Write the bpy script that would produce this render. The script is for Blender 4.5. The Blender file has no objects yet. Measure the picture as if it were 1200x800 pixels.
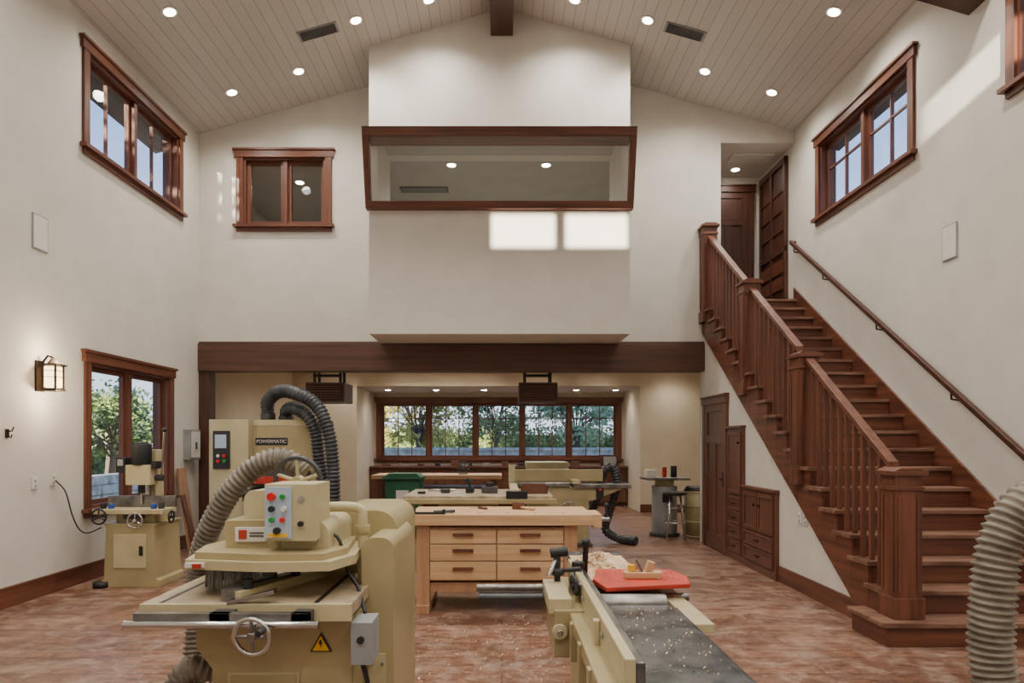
import bpy, bmesh, math, random
from mathutils import Vector, Matrix
random.seed(7)
SC = bpy.context.scene
# ---------------------------------------------------------------- materials
def lin(c):
    out=[]
    for v in c:
        v=v/255.0
        out.append(v/12.92 if v<=0.04045 else ((v+0.055)/1.055)**2.4)
    return out
def base(name):
    m=bpy.data.materials.new(name); m.use_nodes=True
    nt=m.node_tree; nt.nodes.clear()
    o=nt.nodes.new('ShaderNodeOutputMaterial'); p=nt.nodes.new('ShaderNodeBsdfPrincipled')
    nt.links.new(p.outputs[0],o.inputs[0])
    return m,nt,p
def mat(name,c1,c2=None,rough=.5,metal=0,scale=5,stretch=(1,1,1),bump=0.0,detail=5,lo=.35,hi=.65):
    m,nt,p=base(name)
    if c2 is None: c2=tuple(v*0.9 for v in c1)
    tc=nt.nodes.new('ShaderNodeTexCoord'); mp=nt.nodes.new('ShaderNodeMapping')
    mp.inputs['Scale'].default_value=stretch
    nz=nt.nodes.new('ShaderNodeTexNoise'); nz.inputs['Scale'].default_value=scale; nz.inputs['Detail'].default_value=detail
    rp=nt.nodes.new('ShaderNodeValToRGB')
    rp.color_ramp.elements[0].position=lo; rp.color_ramp.elements[1].position=hi
    rp.color_ramp.elements[0].color=(*lin(c2),1); rp.color_ramp.elements[1].color=(*lin(c1),1)
    nt.links.new(tc.outputs['Object'],mp.inputs[0]); nt.links.new(mp.outputs[0],nz.inputs['Vector'])
    nt.links.new(nz.outputs['Fac'],rp.inputs[0]); nt.links.new(rp.outputs[0],p.inputs['Base Color'])
    p.inputs['Roughness'].default_value=rough; p.inputs['Metallic'].default_value=metal
    if bump>0:
        b=nt.nodes.new('ShaderNodeBump'); b.inputs['Strength'].default_value=bump; b.inputs['Distance'].default_value=.01
        nt.links.new(nz.outputs['Fac'],b.inputs['Height']); nt.links.new(b.outputs[0],p.inputs['Normal'])
    return m
def emis(name,c,s):
    m,nt,p=base(name)
    p.inputs['Base Color'].default_value=(*lin(c),1)
    p.inputs['Emission Color'].default_value=(*lin(c),1); p.inputs['Emission Strength'].default_value=s
    return m
def glassm(name,tint=(1,1,1),gl=1.0):
    m=bpy.data.materials.new(name); m.use_nodes=True; nt=m.node_tree; nt.nodes.clear()
    o=nt.nodes.new('ShaderNodeOutputMaterial'); mx=nt.nodes.new('ShaderNodeMixShader')
    t=nt.nodes.new('ShaderNodeBsdfTransparent'); g=nt.nodes.new('ShaderNodeBsdfGlossy')
    g.inputs['Roughness'].default_value=.02; t.inputs[0].default_value=(*tint,1)
    f=nt.nodes.new('ShaderNodeLayerWeight'); f.inputs[0].default_value=.5
    pw=nt.nodes.new('ShaderNodeMath'); pw.operation='POWER'; pw.inputs[1].default_value=4; nt.links.new(f.outputs['Facing'],pw.inputs[0])
    ma=nt.nodes.new('ShaderNodeMath'); ma.operation='MULTIPLY_ADD'; ma.inputs[1].default_value=.5; ma.inputs[2].default_value=.03; nt.links.new(pw.outputs[0],ma.inputs[0])
    nt.links.new(ma.outputs[0],mx.inputs[0]); nt.links.new(t.outputs[0],mx.inputs[1]); nt.links.new(g.outputs[0],mx.inputs[2])
    nt.links.new(mx.outputs[0],o.inputs[0]); return m
WALL=mat('plaster_cream',(210,206,197),(204,200,191),.85,scale=3,bump=.03)
TAN=mat('plaster_tan',(204,194,174),(198,188,167),.85,scale=3)
def wood(n,c1,c2,ax,r=.42,sc=3):
    st={'x':(.35,7,7),'y':(7,.35,7),'z':(7,7,.35)}[ax]
    return mat(n,c1,c2,r,scale=sc,stretch=st,detail=7,lo=.3,hi=.7,bump=.05)
WD={a:wood('walnut_'+a,(118,70,50),(76,43,31),a) for a in 'xyz'}
WDK={a:wood('dark_wood_'+a,(86,51,37),(56,33,25),a) for a in 'xyz'}
BEAMM=wood('beam_wood',(94,60,46),(62,39,30),'x',.5,2)
CAB={a:wood('cabinet_wood_'+a,(114,74,56),(86,53,40),a) for a in 'xyz'}
TREAD=mat('dusty_tread',(146,110,90),(88,56,42),.5,scale=4,stretch=(.8,5,5),detail=8,lo=.3,hi=.75)
MAPLE=wood('maple_x',(210,176,136),(182,144,106),'x',.5)
MAPLEZ=wood('maple_z',(184,142,108),(156,116,86),'z',.5)
MACH=mat('machine_beige_paint',(170,156,116),(152,139,101),.36,scale=3,detail=10,lo=.3,hi=.6)
MACHL=mat('machine_beige_light',(192,181,144),(174,163,126),.36,scale=4,detail=10,lo=.3,hi=.6)
STEEL=mat('cast_iron_steel',(150,148,144),(112,110,108),.32,.85,scale=9)
GREYT=mat('grey_table_iron',(120,123,124),(72,77,79),.26,.7,scale=9,detail=12,lo=.38,hi=.6)
CHROME=mat('chrome_steel',(205,205,205),(180,180,180),.2,1)
BLACK=mat('black_rubber',(34,34,36),(24,24,26),.5)
DGREY=mat('dark_grey_metal',(78,78,80),(60,60,62),.45,.3)
BRISTLE=mat('grey_bristles',(150,148,144),(104,102,98),.7,scale=60,stretch=(1,1,.1))
LGREY=mat('light_grey_plastic',(150,152,152),(136,138,140),.5)
WHITE=mat('white_plastic',(222,220,214),(214,212,206),.5)
RED=mat('red_paint',(190,56,36),(160,42,28),.5,scale=8)
GREEN=mat('green_bin_plastic',(38,100,72),(30,86,62),.5)
YEL=mat('yellow_label',(240,190,40),None,.5)
REDB=mat('red_button',(220,30,25),None,.3); GRNB=mat('green_button',(30,150,60),None,.3)
BLUEP=mat('pale_blue_panel',(176,196,214),(166,186,204),.4)
BLUE=mat('blue_plastic',(40,80,160),(34,68,140),.4)
HOSE=mat('hose_taupe',(138,130,116),(100,92,80),.45,scale=12)
HOSEB=mat('hose_charcoal',(72,74,78),(46,48,52),.4)
CHIP=mat('wood_chips',(222,196,160),(190,156,118),.8,scale=30,bump=.5)
BRONZE=mat('dark_bronze',(58,46,38),(44,34,28),.5,.6)
GLASS=glassm('window_glass')
LAMPG=emis('sconce_glow',(255,214,150),6)
CANL=emis('downlight_glow',(255,240,215),50)
DUSTT=mat('dusty_table_top',(194,176,146),(148,132,110),.38,.2,scale=6,detail=12,lo=.35,hi=.6)
# ceiling boards
def ceilmat():
    m,nt,p=base('ceiling_boards'); N=nt.nodes; L=nt.links
    tc=N.new('ShaderNodeTexCoord'); sp=N.new('ShaderNodeSeparateXYZ'); L.new(tc.outputs['Object'],sp.inputs[0])
    d=N.new('ShaderNodeMath'); d.operation='DIVIDE'; d.inputs[1].default_value=.135; L.new(sp.outputs[0],d.inputs[0])
    fr=N.new('ShaderNodeMath'); fr.operation='FRACT'; L.new(d.outputs[0],fr.inputs[0])
    lt=N.new('ShaderNodeMath'); lt.operation='LESS_THAN'; lt.inputs[1].default_value=.06; L.new(fr.outputs[0],lt.inputs[0])
    fl=N.new('ShaderNodeMath'); fl.operation='FLOOR'; L.new(d.outputs[0],fl.inputs[0])
    wn=N.new('ShaderNodeTexWhiteNoise'); wn.noise_dimensions='1D'; L.new(fl.outputs[0],wn.inputs['W'])
    r=N.new('ShaderNodeValToRGB'); r.color_ramp.elements[0].color=(*lin((192,188,182)),1); r.color_ramp.elements[1].color=(*lin((198,194,188)),1)
    L.new(wn.outputs[0],r.inputs[0])
    mx=N.new('ShaderNodeMixRGB'); mx.inputs[2].default_value=(*lin((148,142,135)),1); L.new(lt.outputs[0],mx.inputs[0]); L.new(r.outputs[0],mx.inputs[1])
    L.new(mx.outputs[0],p.inputs['Base Color']); p.inputs['Roughness'].default_value=.5
    return m
CEIL=ceilmat()
def floormat():
    m,nt,p=base('floor_stained'); N=nt.nodes; L=nt.links
    tc=N.new('ShaderNodeTexCoord')
    br=N.new('ShaderNodeTexBrick'); br.inputs['Scale'].default_value=1; br.inputs['Brick Width'].default_value=1.4; br.inputs['Row Height'].default_value=.17
    br.inputs['Mortar Size'].default_value=.005; br.inputs['Color1'].default_value=(*lin((138,103,84)),1); br.inputs['Color2'].default_value=(*lin((112,80,64)),1)
    br.inputs['Mortar'].default_value=(*lin((80,56,46)),1); br.inputs['Bias'].default_value=0
    L.new(tc.outputs['Object'],br.inputs['Vector'])
    def noise(sc,det,st=(1,1,1),ro=.65,dist=0):
        mp=N.new('ShaderNodeMapping'); mp.inputs['Scale'].default_value=st; L.new(tc.outputs['Object'],mp.inputs[0])
        n=N.new('ShaderNodeTexNoise'); n.inputs['Scale'].default_value=sc; n.inputs['Detail'].default_value=det; n.inputs['Roughness'].default_value=ro; n.inputs['Distortion'].default_value=dist; L.new(mp.outputs[0],n.inputs['Vector']); return n
    def ramp(src,a,b,c0,c1):
        r=N.new('ShaderNodeValToRGB'); r.color_ramp.elements[0].position=a; r.color_ramp.elements[1].position=b
        r.color_ramp.elements[0].color=c0; r.color_ramp.elements[1].color=c1; L.new(src,r.inputs[0]); return r
    g=noise(9,14,(.8,1.5,1),.85,.4)
    r1=ramp(g.outputs['Fac'],.39,.61,(.42,.36,.33,1),(1.35,1.32,1.3,1))
    mu=N.new('ShaderNodeMixRGB'); mu.blend_type='MULTIPLY'; mu.inputs[0].default_value=1; L.new(br.outputs[0],mu.inputs[1]); L.new(r1.outputs[0],mu.inputs[2])
    big=noise(.9,6,(1,1,1),.6,.2); r3=ramp(big.outputs['Fac'],.38,.6,(.72,.69,.67,1),(1.08,1.08,1.08,1))
    mu2=N.new('ShaderNodeMixRGB'); mu2.blend_type='MULTIPLY'; mu2.inputs[0].default_value=1; L.new(mu.outputs[0],mu2.inputs[1]); L.new(r3.outputs[0],mu2.inputs[2])
    du=noise(3.4,15,(1,1,1),.85,.3)
    r2=ramp(du.outputs['Fac'],.48,.64,(0,0,0,1),(.6,.6,.6,1))
    mx=N.new('ShaderNodeMixRGB'); L.new(r2.outputs[0],mx.inputs[0]); L.new(mu2.outputs[0],mx.inputs[1]); mx.inputs[2].default_value=(*lin((178,158,142)),1)
    L.new(mx.outputs[0],p.inputs['Base Color'])
    rr=N.new('ShaderNodeMapRange'); L.new(du.outputs['Fac'],rr.inputs[0]); rr.inputs[1].default_value=.35; rr.inputs[2].default_value=.65; rr.inputs[3].default_value=.24; rr.inputs[4].default_value=.55
    L.new(rr.outputs[0],p.inputs['Roughness'])
    return m
FLOOR=floormat()
# ---------------------------------------------------------------- builder
class B:
    def __init__(s,name): s.name=name; s.bm=bmesh.new(); s.mats=[]
    def mi(s,m):
        if m not in s.mats: s.mats.append(m)
        return s.mats.index(m)
    def box(s,x0,x1,y0,y1,z0,z1,m,rot=None,piv=None):
        if x0>x1:x0,x1=x1,x0
        if y0>y1:y0,y1=y1,y0
        if z0>z1:z0,z1=z1,z0
        co=[(x0,y0,z0),(x1,y0,z0),(x1,y1,z0),(x0,y1,z0),(x0,y0,z1),(x1,y0,z1),(x1,y1,z1),(x0,y1,z1)]
        if rot is not None:
            c=Vector(piv) if piv else Vector(((x0+x1)/2,(y0+y1)/2,(z0+z1)/2))
            R=Matrix.Rotation(rot[0],3,rot[1]); co=[c+R@(Vector(p)-c) for p in co]
        v=[s.bm.verts.new(p) for p in co]; k=s.mi(m)
        for f in ((0,3,2,1),(4,5,6,7),(0,1,5,4),(1,2,6,5),(2,3,7,6),(3,0,4,7)):
            s.bm.faces.new([v[i] for i in f]).material_index=k
    def prism(s,pts,axis,a,b,m):
        def P(u,w,t):
            return {'x':(t,u,w),'y':(u,t,w),'z':(u,w,t)}[axis]
        A=[s.bm.verts.new(P(u,w,a)) for u,w in pts]; C=[s.bm.verts.new(P(u,w,b)) for u,w in pts]; k=s.mi(m); n=len(pts)
        fs=[s.bm.faces.new(A),s.bm.faces.new(C[::-1])]
        for i in range(n):
            j=(i+1)%n; fs.append(s.bm.faces.new([A[j],A[i],C[i],C[j]]))
        for f in fs: f.material_index=k
        bmesh.ops.recalc_face_normals(s.bm,faces=fs)
        return fs
    def tube(s,pts,r,m,seg=14,caps=True,closed=False):
        pts=[Vector(p) for p in pts]; n=len(pts)
        rf=r if callable(r) else (lambda i:r)
        rings=[]; up=None; k=s.mi(m)
        for i,p in enumerate(pts):
            if closed: t=(pts[(i+1)%n]-pts[i-1]).normalized()
            else: t=(pts[min(i+1,n-1)]-pts[max(i-1,0)]).normalized()
            if up is None:
                a=Vector((0,0,1)) if abs(t.z)<.9 else Vector((1,0,0)); up=(a-t*a.dot(t)).normalized()
            else:
                up=(up-t*up.dot(t)).normalized()
            sd=t.cross(up); R=rf(i)
            rings.append([s.bm.verts.new(p+(up*math.cos(q)+sd*math.sin(q))*R) for q in [2*math.pi*j/seg for j in range(seg)]])
        rng=range(n) if closed else range(n-1)
        for i in rng:
            a=rings[i]; b=rings[(i+1)%n]
            for j in range(seg):
                f=s.bm.faces.new([a[j],b[j],b[(j+1)%seg],a[(j+1)%seg]]); f.material_index=k; f.smooth=True
        if caps and not closed:
            for q in (rings[0],rings[-1][::-1]):
                f=s.bm.faces.new(q); f.material_index=k
    def cyl(s,p0,p1,r,m,r2=None,seg=20):
        rr=[r,r if r2 is None else r2]; s.tube([p0,p1],lambda i:rr[i],m,seg)
    def torus(s,c,ax,R,r,m,seg=28):
        c=Vector(c); ax=Vector(ax).normalized(); a=Vector((0,0,1)) if abs(ax.z)<.9 else Vector((1,0,0))
        u=(a-ax*a.dot(ax)).normalized(); w=ax.cross(u)
        s.tube([c+(u*math.cos(t)+w*math.sin(t))*R for t in [2*math.pi*i/seg for i in range(seg)]],r,m,8,closed=True)
    def wheel(s,c,ax,R,r,m,spokes=5,m2=None):
        s.torus(c,ax,R,r,m); c=Vector(c); ax=Vector(ax).normalized(); a=Vector((0,0,1)) if abs(ax.z)<.9 else Vector((1,0,0))
        u=(a-ax*a.dot(ax)).normalized(); w=ax.cross(u)
        s.cyl(c-ax*r*1.6,c+ax*r*1.6,R*.25,m2 or m)
        for i in range(spokes):
            t=2*math.pi*i/spokes; s.cyl(c,c+(u*math.cos(t)+w*math.sin(t))*R,r*.75,m2 or m,seg=8)
    def ball(s,c,r,m,sc=(1,1,1)):
        g=bmesh.ops.create_uvsphere(s.bm,u_segments=16,v_segments=10,radius=r,matrix=Matrix.Translation(c)@Matrix.Diagonal((*sc,1)))
        k=s.mi(m)
        for f in {f for v in g['verts'] for f in v.link_faces}: f.material_index=k; f.smooth=True
    def hose(s,ctrl,r,m,pitch=.03,rib=.12,seg=18):
        pts=smooth(ctrl,pitch/4); s.tube(pts,lambda i:r*(1+rib*math.cos(i*math.pi/2)),m,seg)
    def done(s,bevel=0,parent=None):
        me=bpy.data.meshes.new(s.name); s.bm.to_mesh(me); s.bm.free()
        for m in s.mats: me.materials.append(m)
        ob=bpy.data.objects.new(s.name,me); SC.collection.objects.link(ob)
        if bevel:
            b=ob.modifiers.new('bevel','BEVEL'); b.width=bevel; b.segments=2; b.limit_method='ANGLE'; b.angle_limit=math.radians(50)
        if parent: ob.parent=parent
        return ob
def smooth(ctrl,step):
    P=[Vector(p) for p in ctrl]; P=[2*P[0]-P[1]]+P+[2*P[-1]-P[-2]]; dense=[]
    for i in range(1,len(P)-2):
        a,b,c,d=P[i-1],P[i],P[i+1],P[i+2]
        for k in range(60):
            t=k/60; dense.append(.5*((2*b)+(c-a)*t+(2*a-5*b+4*c-d)*t*t+(3*b-a-3*c+d)*t**3))
    dense.append(P[-2]); out=[dense[0]]; acc=0
    for i in range(1,len(dense)):
        a=dense[i-1]; b=dense[i]; L=(b-a).length
        while acc+L>=step:
            tt=(step-acc)/L; a=a+(b-a)*tt; out.append(a.copy()); L=(b-a).length; acc=0
        acc+=L
    return out
def mp(b,axis,plane,sgn):
    def f(u0,u1,d0,d1,z0,z1,m):
        if axis=='x': b.box(plane+sgn*d0,plane+sgn*d1,u0,u1,z0,z1,m)
        else: b.box(u0,u1,plane+sgn*d0,plane+sgn*d1,z0,z1,m)
    return f
def wall(name,axis,plane,sgn,u0,u1,z0,z1,holes,thick=.2,m=WALL,extra=None):
    b=B(name); f=mp(b,axis,plane,sgn)
    us=sorted({u0,u1,*[h[0] for h in holes],*[h[1] for h in holes]}); us=[u for u in us if u0<=u<=u1]
    for a,c in zip(us,us[1:]):
        mid=(a+c)/2; hs=sorted([(h[2],h[3]) for h in holes if h[0]<mid<h[1]]); z=z0
        for h in hs:
            if h[0]>z: f(a,c,-thick,0,z,h[0],m)
            z=h[1]
        if z<z1: f(a,c,-thick,0,z,z1,m)
    if extra: extra(b)
    return b.done()
def window(name,axis,plane,sgn,u0,u1,z0,z1,n,cols=1,rows=1,thick=.2,cas=.1,toprow=None):
    b=B(name); f=mp(b,axis,plane,sgn); ha='y' if axis=='x' else 'x'; H=WD[ha]; V=WD['z']
    f(u0,u0+cas,0,.03,z0+cas*.5,z1-cas,V); f(u1-cas,u1,0,.03,z0+cas*.5,z1-cas,V)
    f(u0-.03,u1+.03,0,.04,z1-cas,z1,H); f(u0-.05,u1+.05,0,.06,z1,z1+.03,H)
    f(u0,u1,0,.03,z0,z0+cas*.6,H); f(u0-.04,u1+.04,0,.075,z0+cas*.6,z0+cas,H)
    a0,a1,b0,b1=u0+cas,u1-cas,z0+cas,z1-cas
    f(a0,a0+.03,-thick,0,b0,b1,V); f(a1-.03,a1,-thick,0,b0,b1,V); f(a0,a1,-thick,0,b0,b0+.03,H); f(a0,a1,-thick,0,b1-.03,b1,H)
    w=(a1-a0-.06)/n
    for i in range(n):
        s0=a0+.03+i*w; s1=s0+w
        if i: f(s0-.03,s0+.03,-.16,-.03,b0,b1,V)
        s0+=.03 if i else 0; s1-=.03 if i<n-1 else 0
        st=.05
        f(s0,s0+st,-.13,-.08,b0+.03,b1-.03,V); f(s1-st,s1,-.13,-.08,b0+.03,b1-.03,V)
        f(s0+st,s1-st,-.13,-.08,b0+.03,b0+.03+st,H); f(s0+st,s1-st,-.13,-.08,b1-.03-st,b1-.03,H)
        g0,g1,h0,h1=s0+st,s1-st,b0+.03+st,b1-.03-st
        f(g0,g1,-.108,-.102,h0,h1,GLASS)
        for c in range(1,cols):
            u=g0+(g1-g0)*c/cols; f(u-.01,u+.01,-.125,-.085,h0,h1,V)
        for r in range(1,rows):
            z=(h1-toprow) if toprow else h0+(h1-h0)*r/rows; f(g0,g1,-.123,-.087,z-.01,z+.01,H)
    return b.done()
XL,XR=-4.49,4.35; YB=10.13; YF=-3.0; SL=.282; ZA=7.34
cz=lambda x: ZA-SL*abs(x)
# ---------------------------------------------------------------- shell
b=B('floor'); b.box(-4.7,4.6,YF-.2,16.8,-.1,0,FLOOR); b.done()
b=B('ceiling')
b.prism([(XL-.2,cz(XL-.2)),(0,ZA),(0,ZA+.12),(XL-.2,cz(XL-.2)+.12)],'y',YF,YB+.2,CEIL)
b.prism([(XR+.2,cz(XR+.2)),(0,ZA),(0,ZA+.12),(XR+.2,cz(XR+.2)+.12)],'y',YF,YB+.2,CEIL); b.done()
ULw=(7.30,9.57,4.60,5.82); LLw=(7.33,9.3,.68,2.47); URw=(7.18,9.42,4.47,5.66); UR2=(3.6,5.86,4.44,5.66)
ins=lambda w:(w[0]+.1,w[1]-.1,w[2]+.1,w[3]-.1)
wall('wall_left','x',XL,1,YF,16.8,0,cz(XL)-.001,[ins(ULw),ins(LLw)])
wall('wall_right','x',XR,-1,YF,16.8,0,cz(XR)-.001,[ins(URw),ins(UR2)])
window('window_1','x',XL,1,*ULw,2,2,1); window('window_2','x',XL,1,*LLw,2,1,1)
window('window_3','x',XR,-1,*URw,2,2,2,toprow=.28); window('window_4','x',XR,-1,*UR2,2,2,2,toprow=.28)
SW=(-3.93,-2.52,4.62,5.82)
def gable(b):
    b.prism([(XL,6.05),(XR,6.05),(XR,cz(XR)),(0,ZA),(XL,cz(XL))],'y',YB,YB+.2,WALL)
wall('wall_back','y',YB,-1,XL,XR,0,6.05,[(XL,3.0,0,2.99),ins(SW),(-1.69,1.63,3.6,5.75),(3.25,XR,3.6,5.94)],extra=gable)
window('window_5','y',YB,-1,*SW,2,1,1)
# sun direction (+x .3 , +y 1, -z .1) clerestory in front wall
def gable2(b):
    b.prism([(XL,6.05),(XR,6.05),(XR,cz(XR)),(0,ZA),(XL,cz(XL))],'y',YF-.2,YF,WALL)
DX,DZ=.3,-.1
def back2front(x0,x1,z0,z1,D):
    return (x0-DX*D,x1-DX*D,z0-DZ*D,z1-DZ*D)
h1=back2front(-.19,.71,4.13,4.58,9.2-YF); h2=back2front(.81,1.69,4.13,4.58,9.2-YF)
wall('wall_front','y',YF,1,XL,XR,0,6.05,[h1,h2,(1.28,1.74,5.60,5.98)],extra=gable2)
# bump-out
YP=9.2
b=B('wall_control_room_projection')
b.prism([(-1.79,5.6),(1.73,5.6),(1.73,cz(1.73)),(0,ZA),(-1.79,cz(1.79))],'y',YP,YP+.1,WALL)
b.box(-1.79,1.73,YP,YP+.1,2.96,4.66,WALL)
b.box(-1.79,-1.69,YP+.1,YB,2.96,cz(1.79)-.002,WALL); b.box(1.63,1.73,YP+.1,YB,2.96,cz(1.73)-.002,WALL)
b.box(-1.69,1.63,YP+.1,YB,2.96,3.6,WALL); b.done()
b=B('window_6')
yt,yb=8.87,9.17; zt,zb=5.6,4.62
b.prism([(yt,zt-.11),(YP,zt-.11),(YP,zt),(yt-.02,zt)],'x',-1.82,1.76,WD['x'])
b.prism([(yb-.06,zb),(YP+.02,zb),(YP+.02,zb+.09),(yb-.09,zb+.09)],'x',-1.82,1.76,WD['x'])
for xa in (-1.82,1.68):
    b.prism([(yb-.09,zb+.09),(yb+.0,zb+.09),(yt+.09,zt-.11),(yt,zt-.11)],'x',xa,xa+.08,WD['z'])
for xa in (-1.79,1.70):
    b.prism([(yb-.0,zb+.09),(YP,zb+.09),(YP,zt-.11),(yt+.09,zt-.11)],'x',xa,xa+.03,WALL)
b.prism([(yb-.05,zb+.09),(yb-.044,zb+.09),(yt+.046,zt-.11),(yt+.04,zt-.11)],'x',-1.74,1.68,GLASS)
b.done(.004)
# loft behind
LOFT=mat('loft_paint_grey',(180,178,174),(174,172,168),.85,scale=3)
b=B('ceiling_loft'); b.box(XL,3.05,YB+.2,14,5.75,5.85,LOFT); b.box(-1.69,1.63,YP+.1,YB,5.75,5.85,LOFT); b.box(3.05,XR,YB+.2,14,5.94,6.04,WALL); b.done()
b=B('floor_loft'); b.box(XL,XR,YB+.2,14.8,3.0,3.6,TAN); b.done()
b=B('floor_landing'); b.box(3.13,XR-.001,10.035,YB+.2,3.57,3.602,WD['x']); b.box(3.25,XR,YB+.2,11.5,3.602,3.61,WD['x']); b.done()
b=B('wall_loft'); b.box(XL,XR,14,14.15,3.6,6.04,LOFT); b.box(3.05,3.25,YB+.2,14,3.6,5.94,WALL); b.box(-2.3,-2.2,YB+.2,14,3.6,5.75,LOFT)
b.box(3.25,XR,11.45,11.6,3.6,5.94,WALL); b.done()
# hallway door + bookcase
def door(name,axis,plane,sgn,u0,u1,z0,z1,M=WDK,knob=1):
    b=B(name); f=mp(b,axis,plane,sgn); ha='y' if axis=='x' else 'x'; c=.1
    f(u0,u0+c,0,.04,z0,z1-c,M['z']); f(u1-c,u1,0,.04,z0,z1-c,M['z']); f(u0-.02,u1+.02,0,.05,z1-c,z1,M[ha]); f(u0-.03,u1+.03,0,.065,z1,z1+.025,M[ha])
    a0,a1=u0+c,u1-c; s=.1
    f(a0,a1,0,.012,z0+.01,z1-c,M['z'])
    f(a0,a0+s,.012,.028,z0+.01,z1-c,M['z']); f(a1-s,a1,.012,.028,z0+.01,z1-c,M['z'])
    zz=z1-c
    for za,zb_ in ((z0+.01,z0+.22),(zz-.55,zz-.43),(zz-.1,zz)): f(a0+s,a1-s,.012,.028,za,zb_,M[ha])
    mid=(a0+a1)/2; f(mid-.05,mid+.05,.012,.028,z0+.22,zz-.55,M['z'])
    ku=a0+.05 if knob>0 else a1-.05
    f(ku-.02,ku+.02,.028,.034,z0+.9,z0+1.1,BRONZE); f(ku-.01,ku+.09*knob,.05,.065,z0+.99,z0+1.01,BRONZE); f(ku-.008,ku+.008,.03,.06,z0+.99,z0+1.01,BRONZE)
    return b.done(.003)
door('door_1','y',11.449,-1,3.35,4.22,3.611,5.78)
b=B('built_in_bookcase'); f=mp(b,'x',XR-.001,-1)
f(10.36,11.38,0,.03,3.611,5.85,WDK['z'])
for u in (10.36,10.87,11.32): f(u,u+.06,.03,.06,3.611,5.85,WDK['z'])
for z in (3.611,4.4,5.75): f(10.36,11.38,.03,.062,z,z+.09,WDK['y'])
for z in (4.75,5.05,5.35): f(10.42,11.32,.03,.05,z,z+.02,WD['y'])
for z in (3.85,4.1): f(10.42,11.32,.03,.055,z,z+.2,WD['y']); 
b.done(.003)
b=B('hall_ceiling_light'); b.box(3.55,4.2,10.5,10.8,5.915,5.938,WHITE); b.done(.004)
# alcove
b=B('wall_workshop_back')
b.box(XL,-3.1,14.6,14.8,0,3.0,TAN); b.box(2.96,XR,14.6,14.8,0,3.0,TAN); b.box(-3.1,2.96,14.6,14.8,2.7,3.0,TAN)
b.box(-3.25,-3.1,14.8,16.6,0,2.7,TAN); b.box(2.96,3.1,14.8,16.6,0,2.7,TAN)
b.box(-3.25,3.1,14.8,16.8,2.7,2.85,WALL); b.done()
NW=(-3.05,2.91,1.0,2.56)
wall('wall_nook','y',16.6,-1,-3.25,3.1,0,2.7,[ins(NW)],m=TAN)
window('window_7','y',16.6,-1,*NW,5,3,2,toprow=.3)
b=B('wall_alcove_liner'); b.box(XL,XL+.01,YB+.2,14.6,0,2.999,TAN); b.box(XR-.01,XR,YB+.2,14.6,0,2.999,TAN)
b.box(3.0,XR-.01,YB+.2,YB+.21,0,2.999,TAN); b.done()
# beam & post
b=B('header_beam'); b.box(XL,3.0,YB-.06,YB+.2,2.55,2.955,BEAMM); b.box(XL,3.0,YB-.03,YB+.2,2.955,2.99,BEAMM); b.done(.008)
b=B('beam_post'); b.box(XL,XL+.16,YB-.02,YB+.2,0,2.55,WDK['z']); b.done(.006)
b=B('ridge_beam'); b.box(-.15,.15,YF,YP,6.97,ZA-.04,WDK['y']); b.done(.008)
b=B('rafter_beam'); b.prism([(XR,cz(XR)-.64),(0.15,ZA-.64),(0.15,ZA-.02),(XR,cz(XR)-.02)],'y',6.05,6.36,WDK['x']); b.done()
# baseboards
b=B('baseboard_left'); b.box(XL,XL+.02,YF,YB-.02,0,.17,WD['y']); b.box(XL,XL+.028,YF,YB-.02,.17,.19,WD['y']); b.box(XL+.01,XL+.03,YB+.2,14.6,0,.17,WD['y']); b.done()
b=B('baseboard_stair'); b.box(2.98,3.0,5.6,7.36,0,.17,WD['y']); b.done()
b=B('baseboard_back'); b.box(2.96,XR,14.58,14.6,0,.17,WD['x']); b.box(XL,-3.1,14.58,14.6,0,.17,WD['x']); b.done()
# ---------------------------------------------------------------- stairs
RI,RU,Y0=.18,.265,5.0
nose=lambda y:RI+(y-Y0)*RI/RU
b=B('wall_stair')
b.prism([(5.545,0),(YB-.001,0),(YB-.001,nose(YB)-.55)],'x',3.0,3.12,WALL); b.done()
b=B('staircase')
low=lambda y:max(0,nose(y)-.55)
for i in range(20):
    y0=Y0+RU*i; y1=min(y0+RU,YB-.001)
    t=RI*(i+1)-.035
    if i==2: b.prism([(y0,0),(5.545,0),(y1,low(y1)),(y1,t),(y0,t)],'x',2.97,3.1,WD['y'])
    else: b.prism([(y0,low(y0)),(y1,low(y1)),(y1,t),(y0,t)],'x',2.97,3.1,WD['y'])
for i in range(20):
    y=Y0+RU*i; x0=2.94; 
    if i==0: x0=2.78
    b.box(x0+.04,XR-.001,y-.008,y+.016,RI*i,RI*(i+1)-.035,WD['x'])
    if i<19: b.box(x0,XR-.001,y-.035,y+RU+.02,RI*(i+1)-.035,RI*(i+1),TREAD)
    else: b.box(x0,XR-.001,y-.035,YB-.001,RI*20-.035,RI*20,TREAD)
b.box(2.82,2.969,Y0+.016,Y0+.50,0,RI-.035,WD['y']); b.box(2.78,2.94,Y0+RU,Y0+.52,RI-.035,RI,TREAD)
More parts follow.
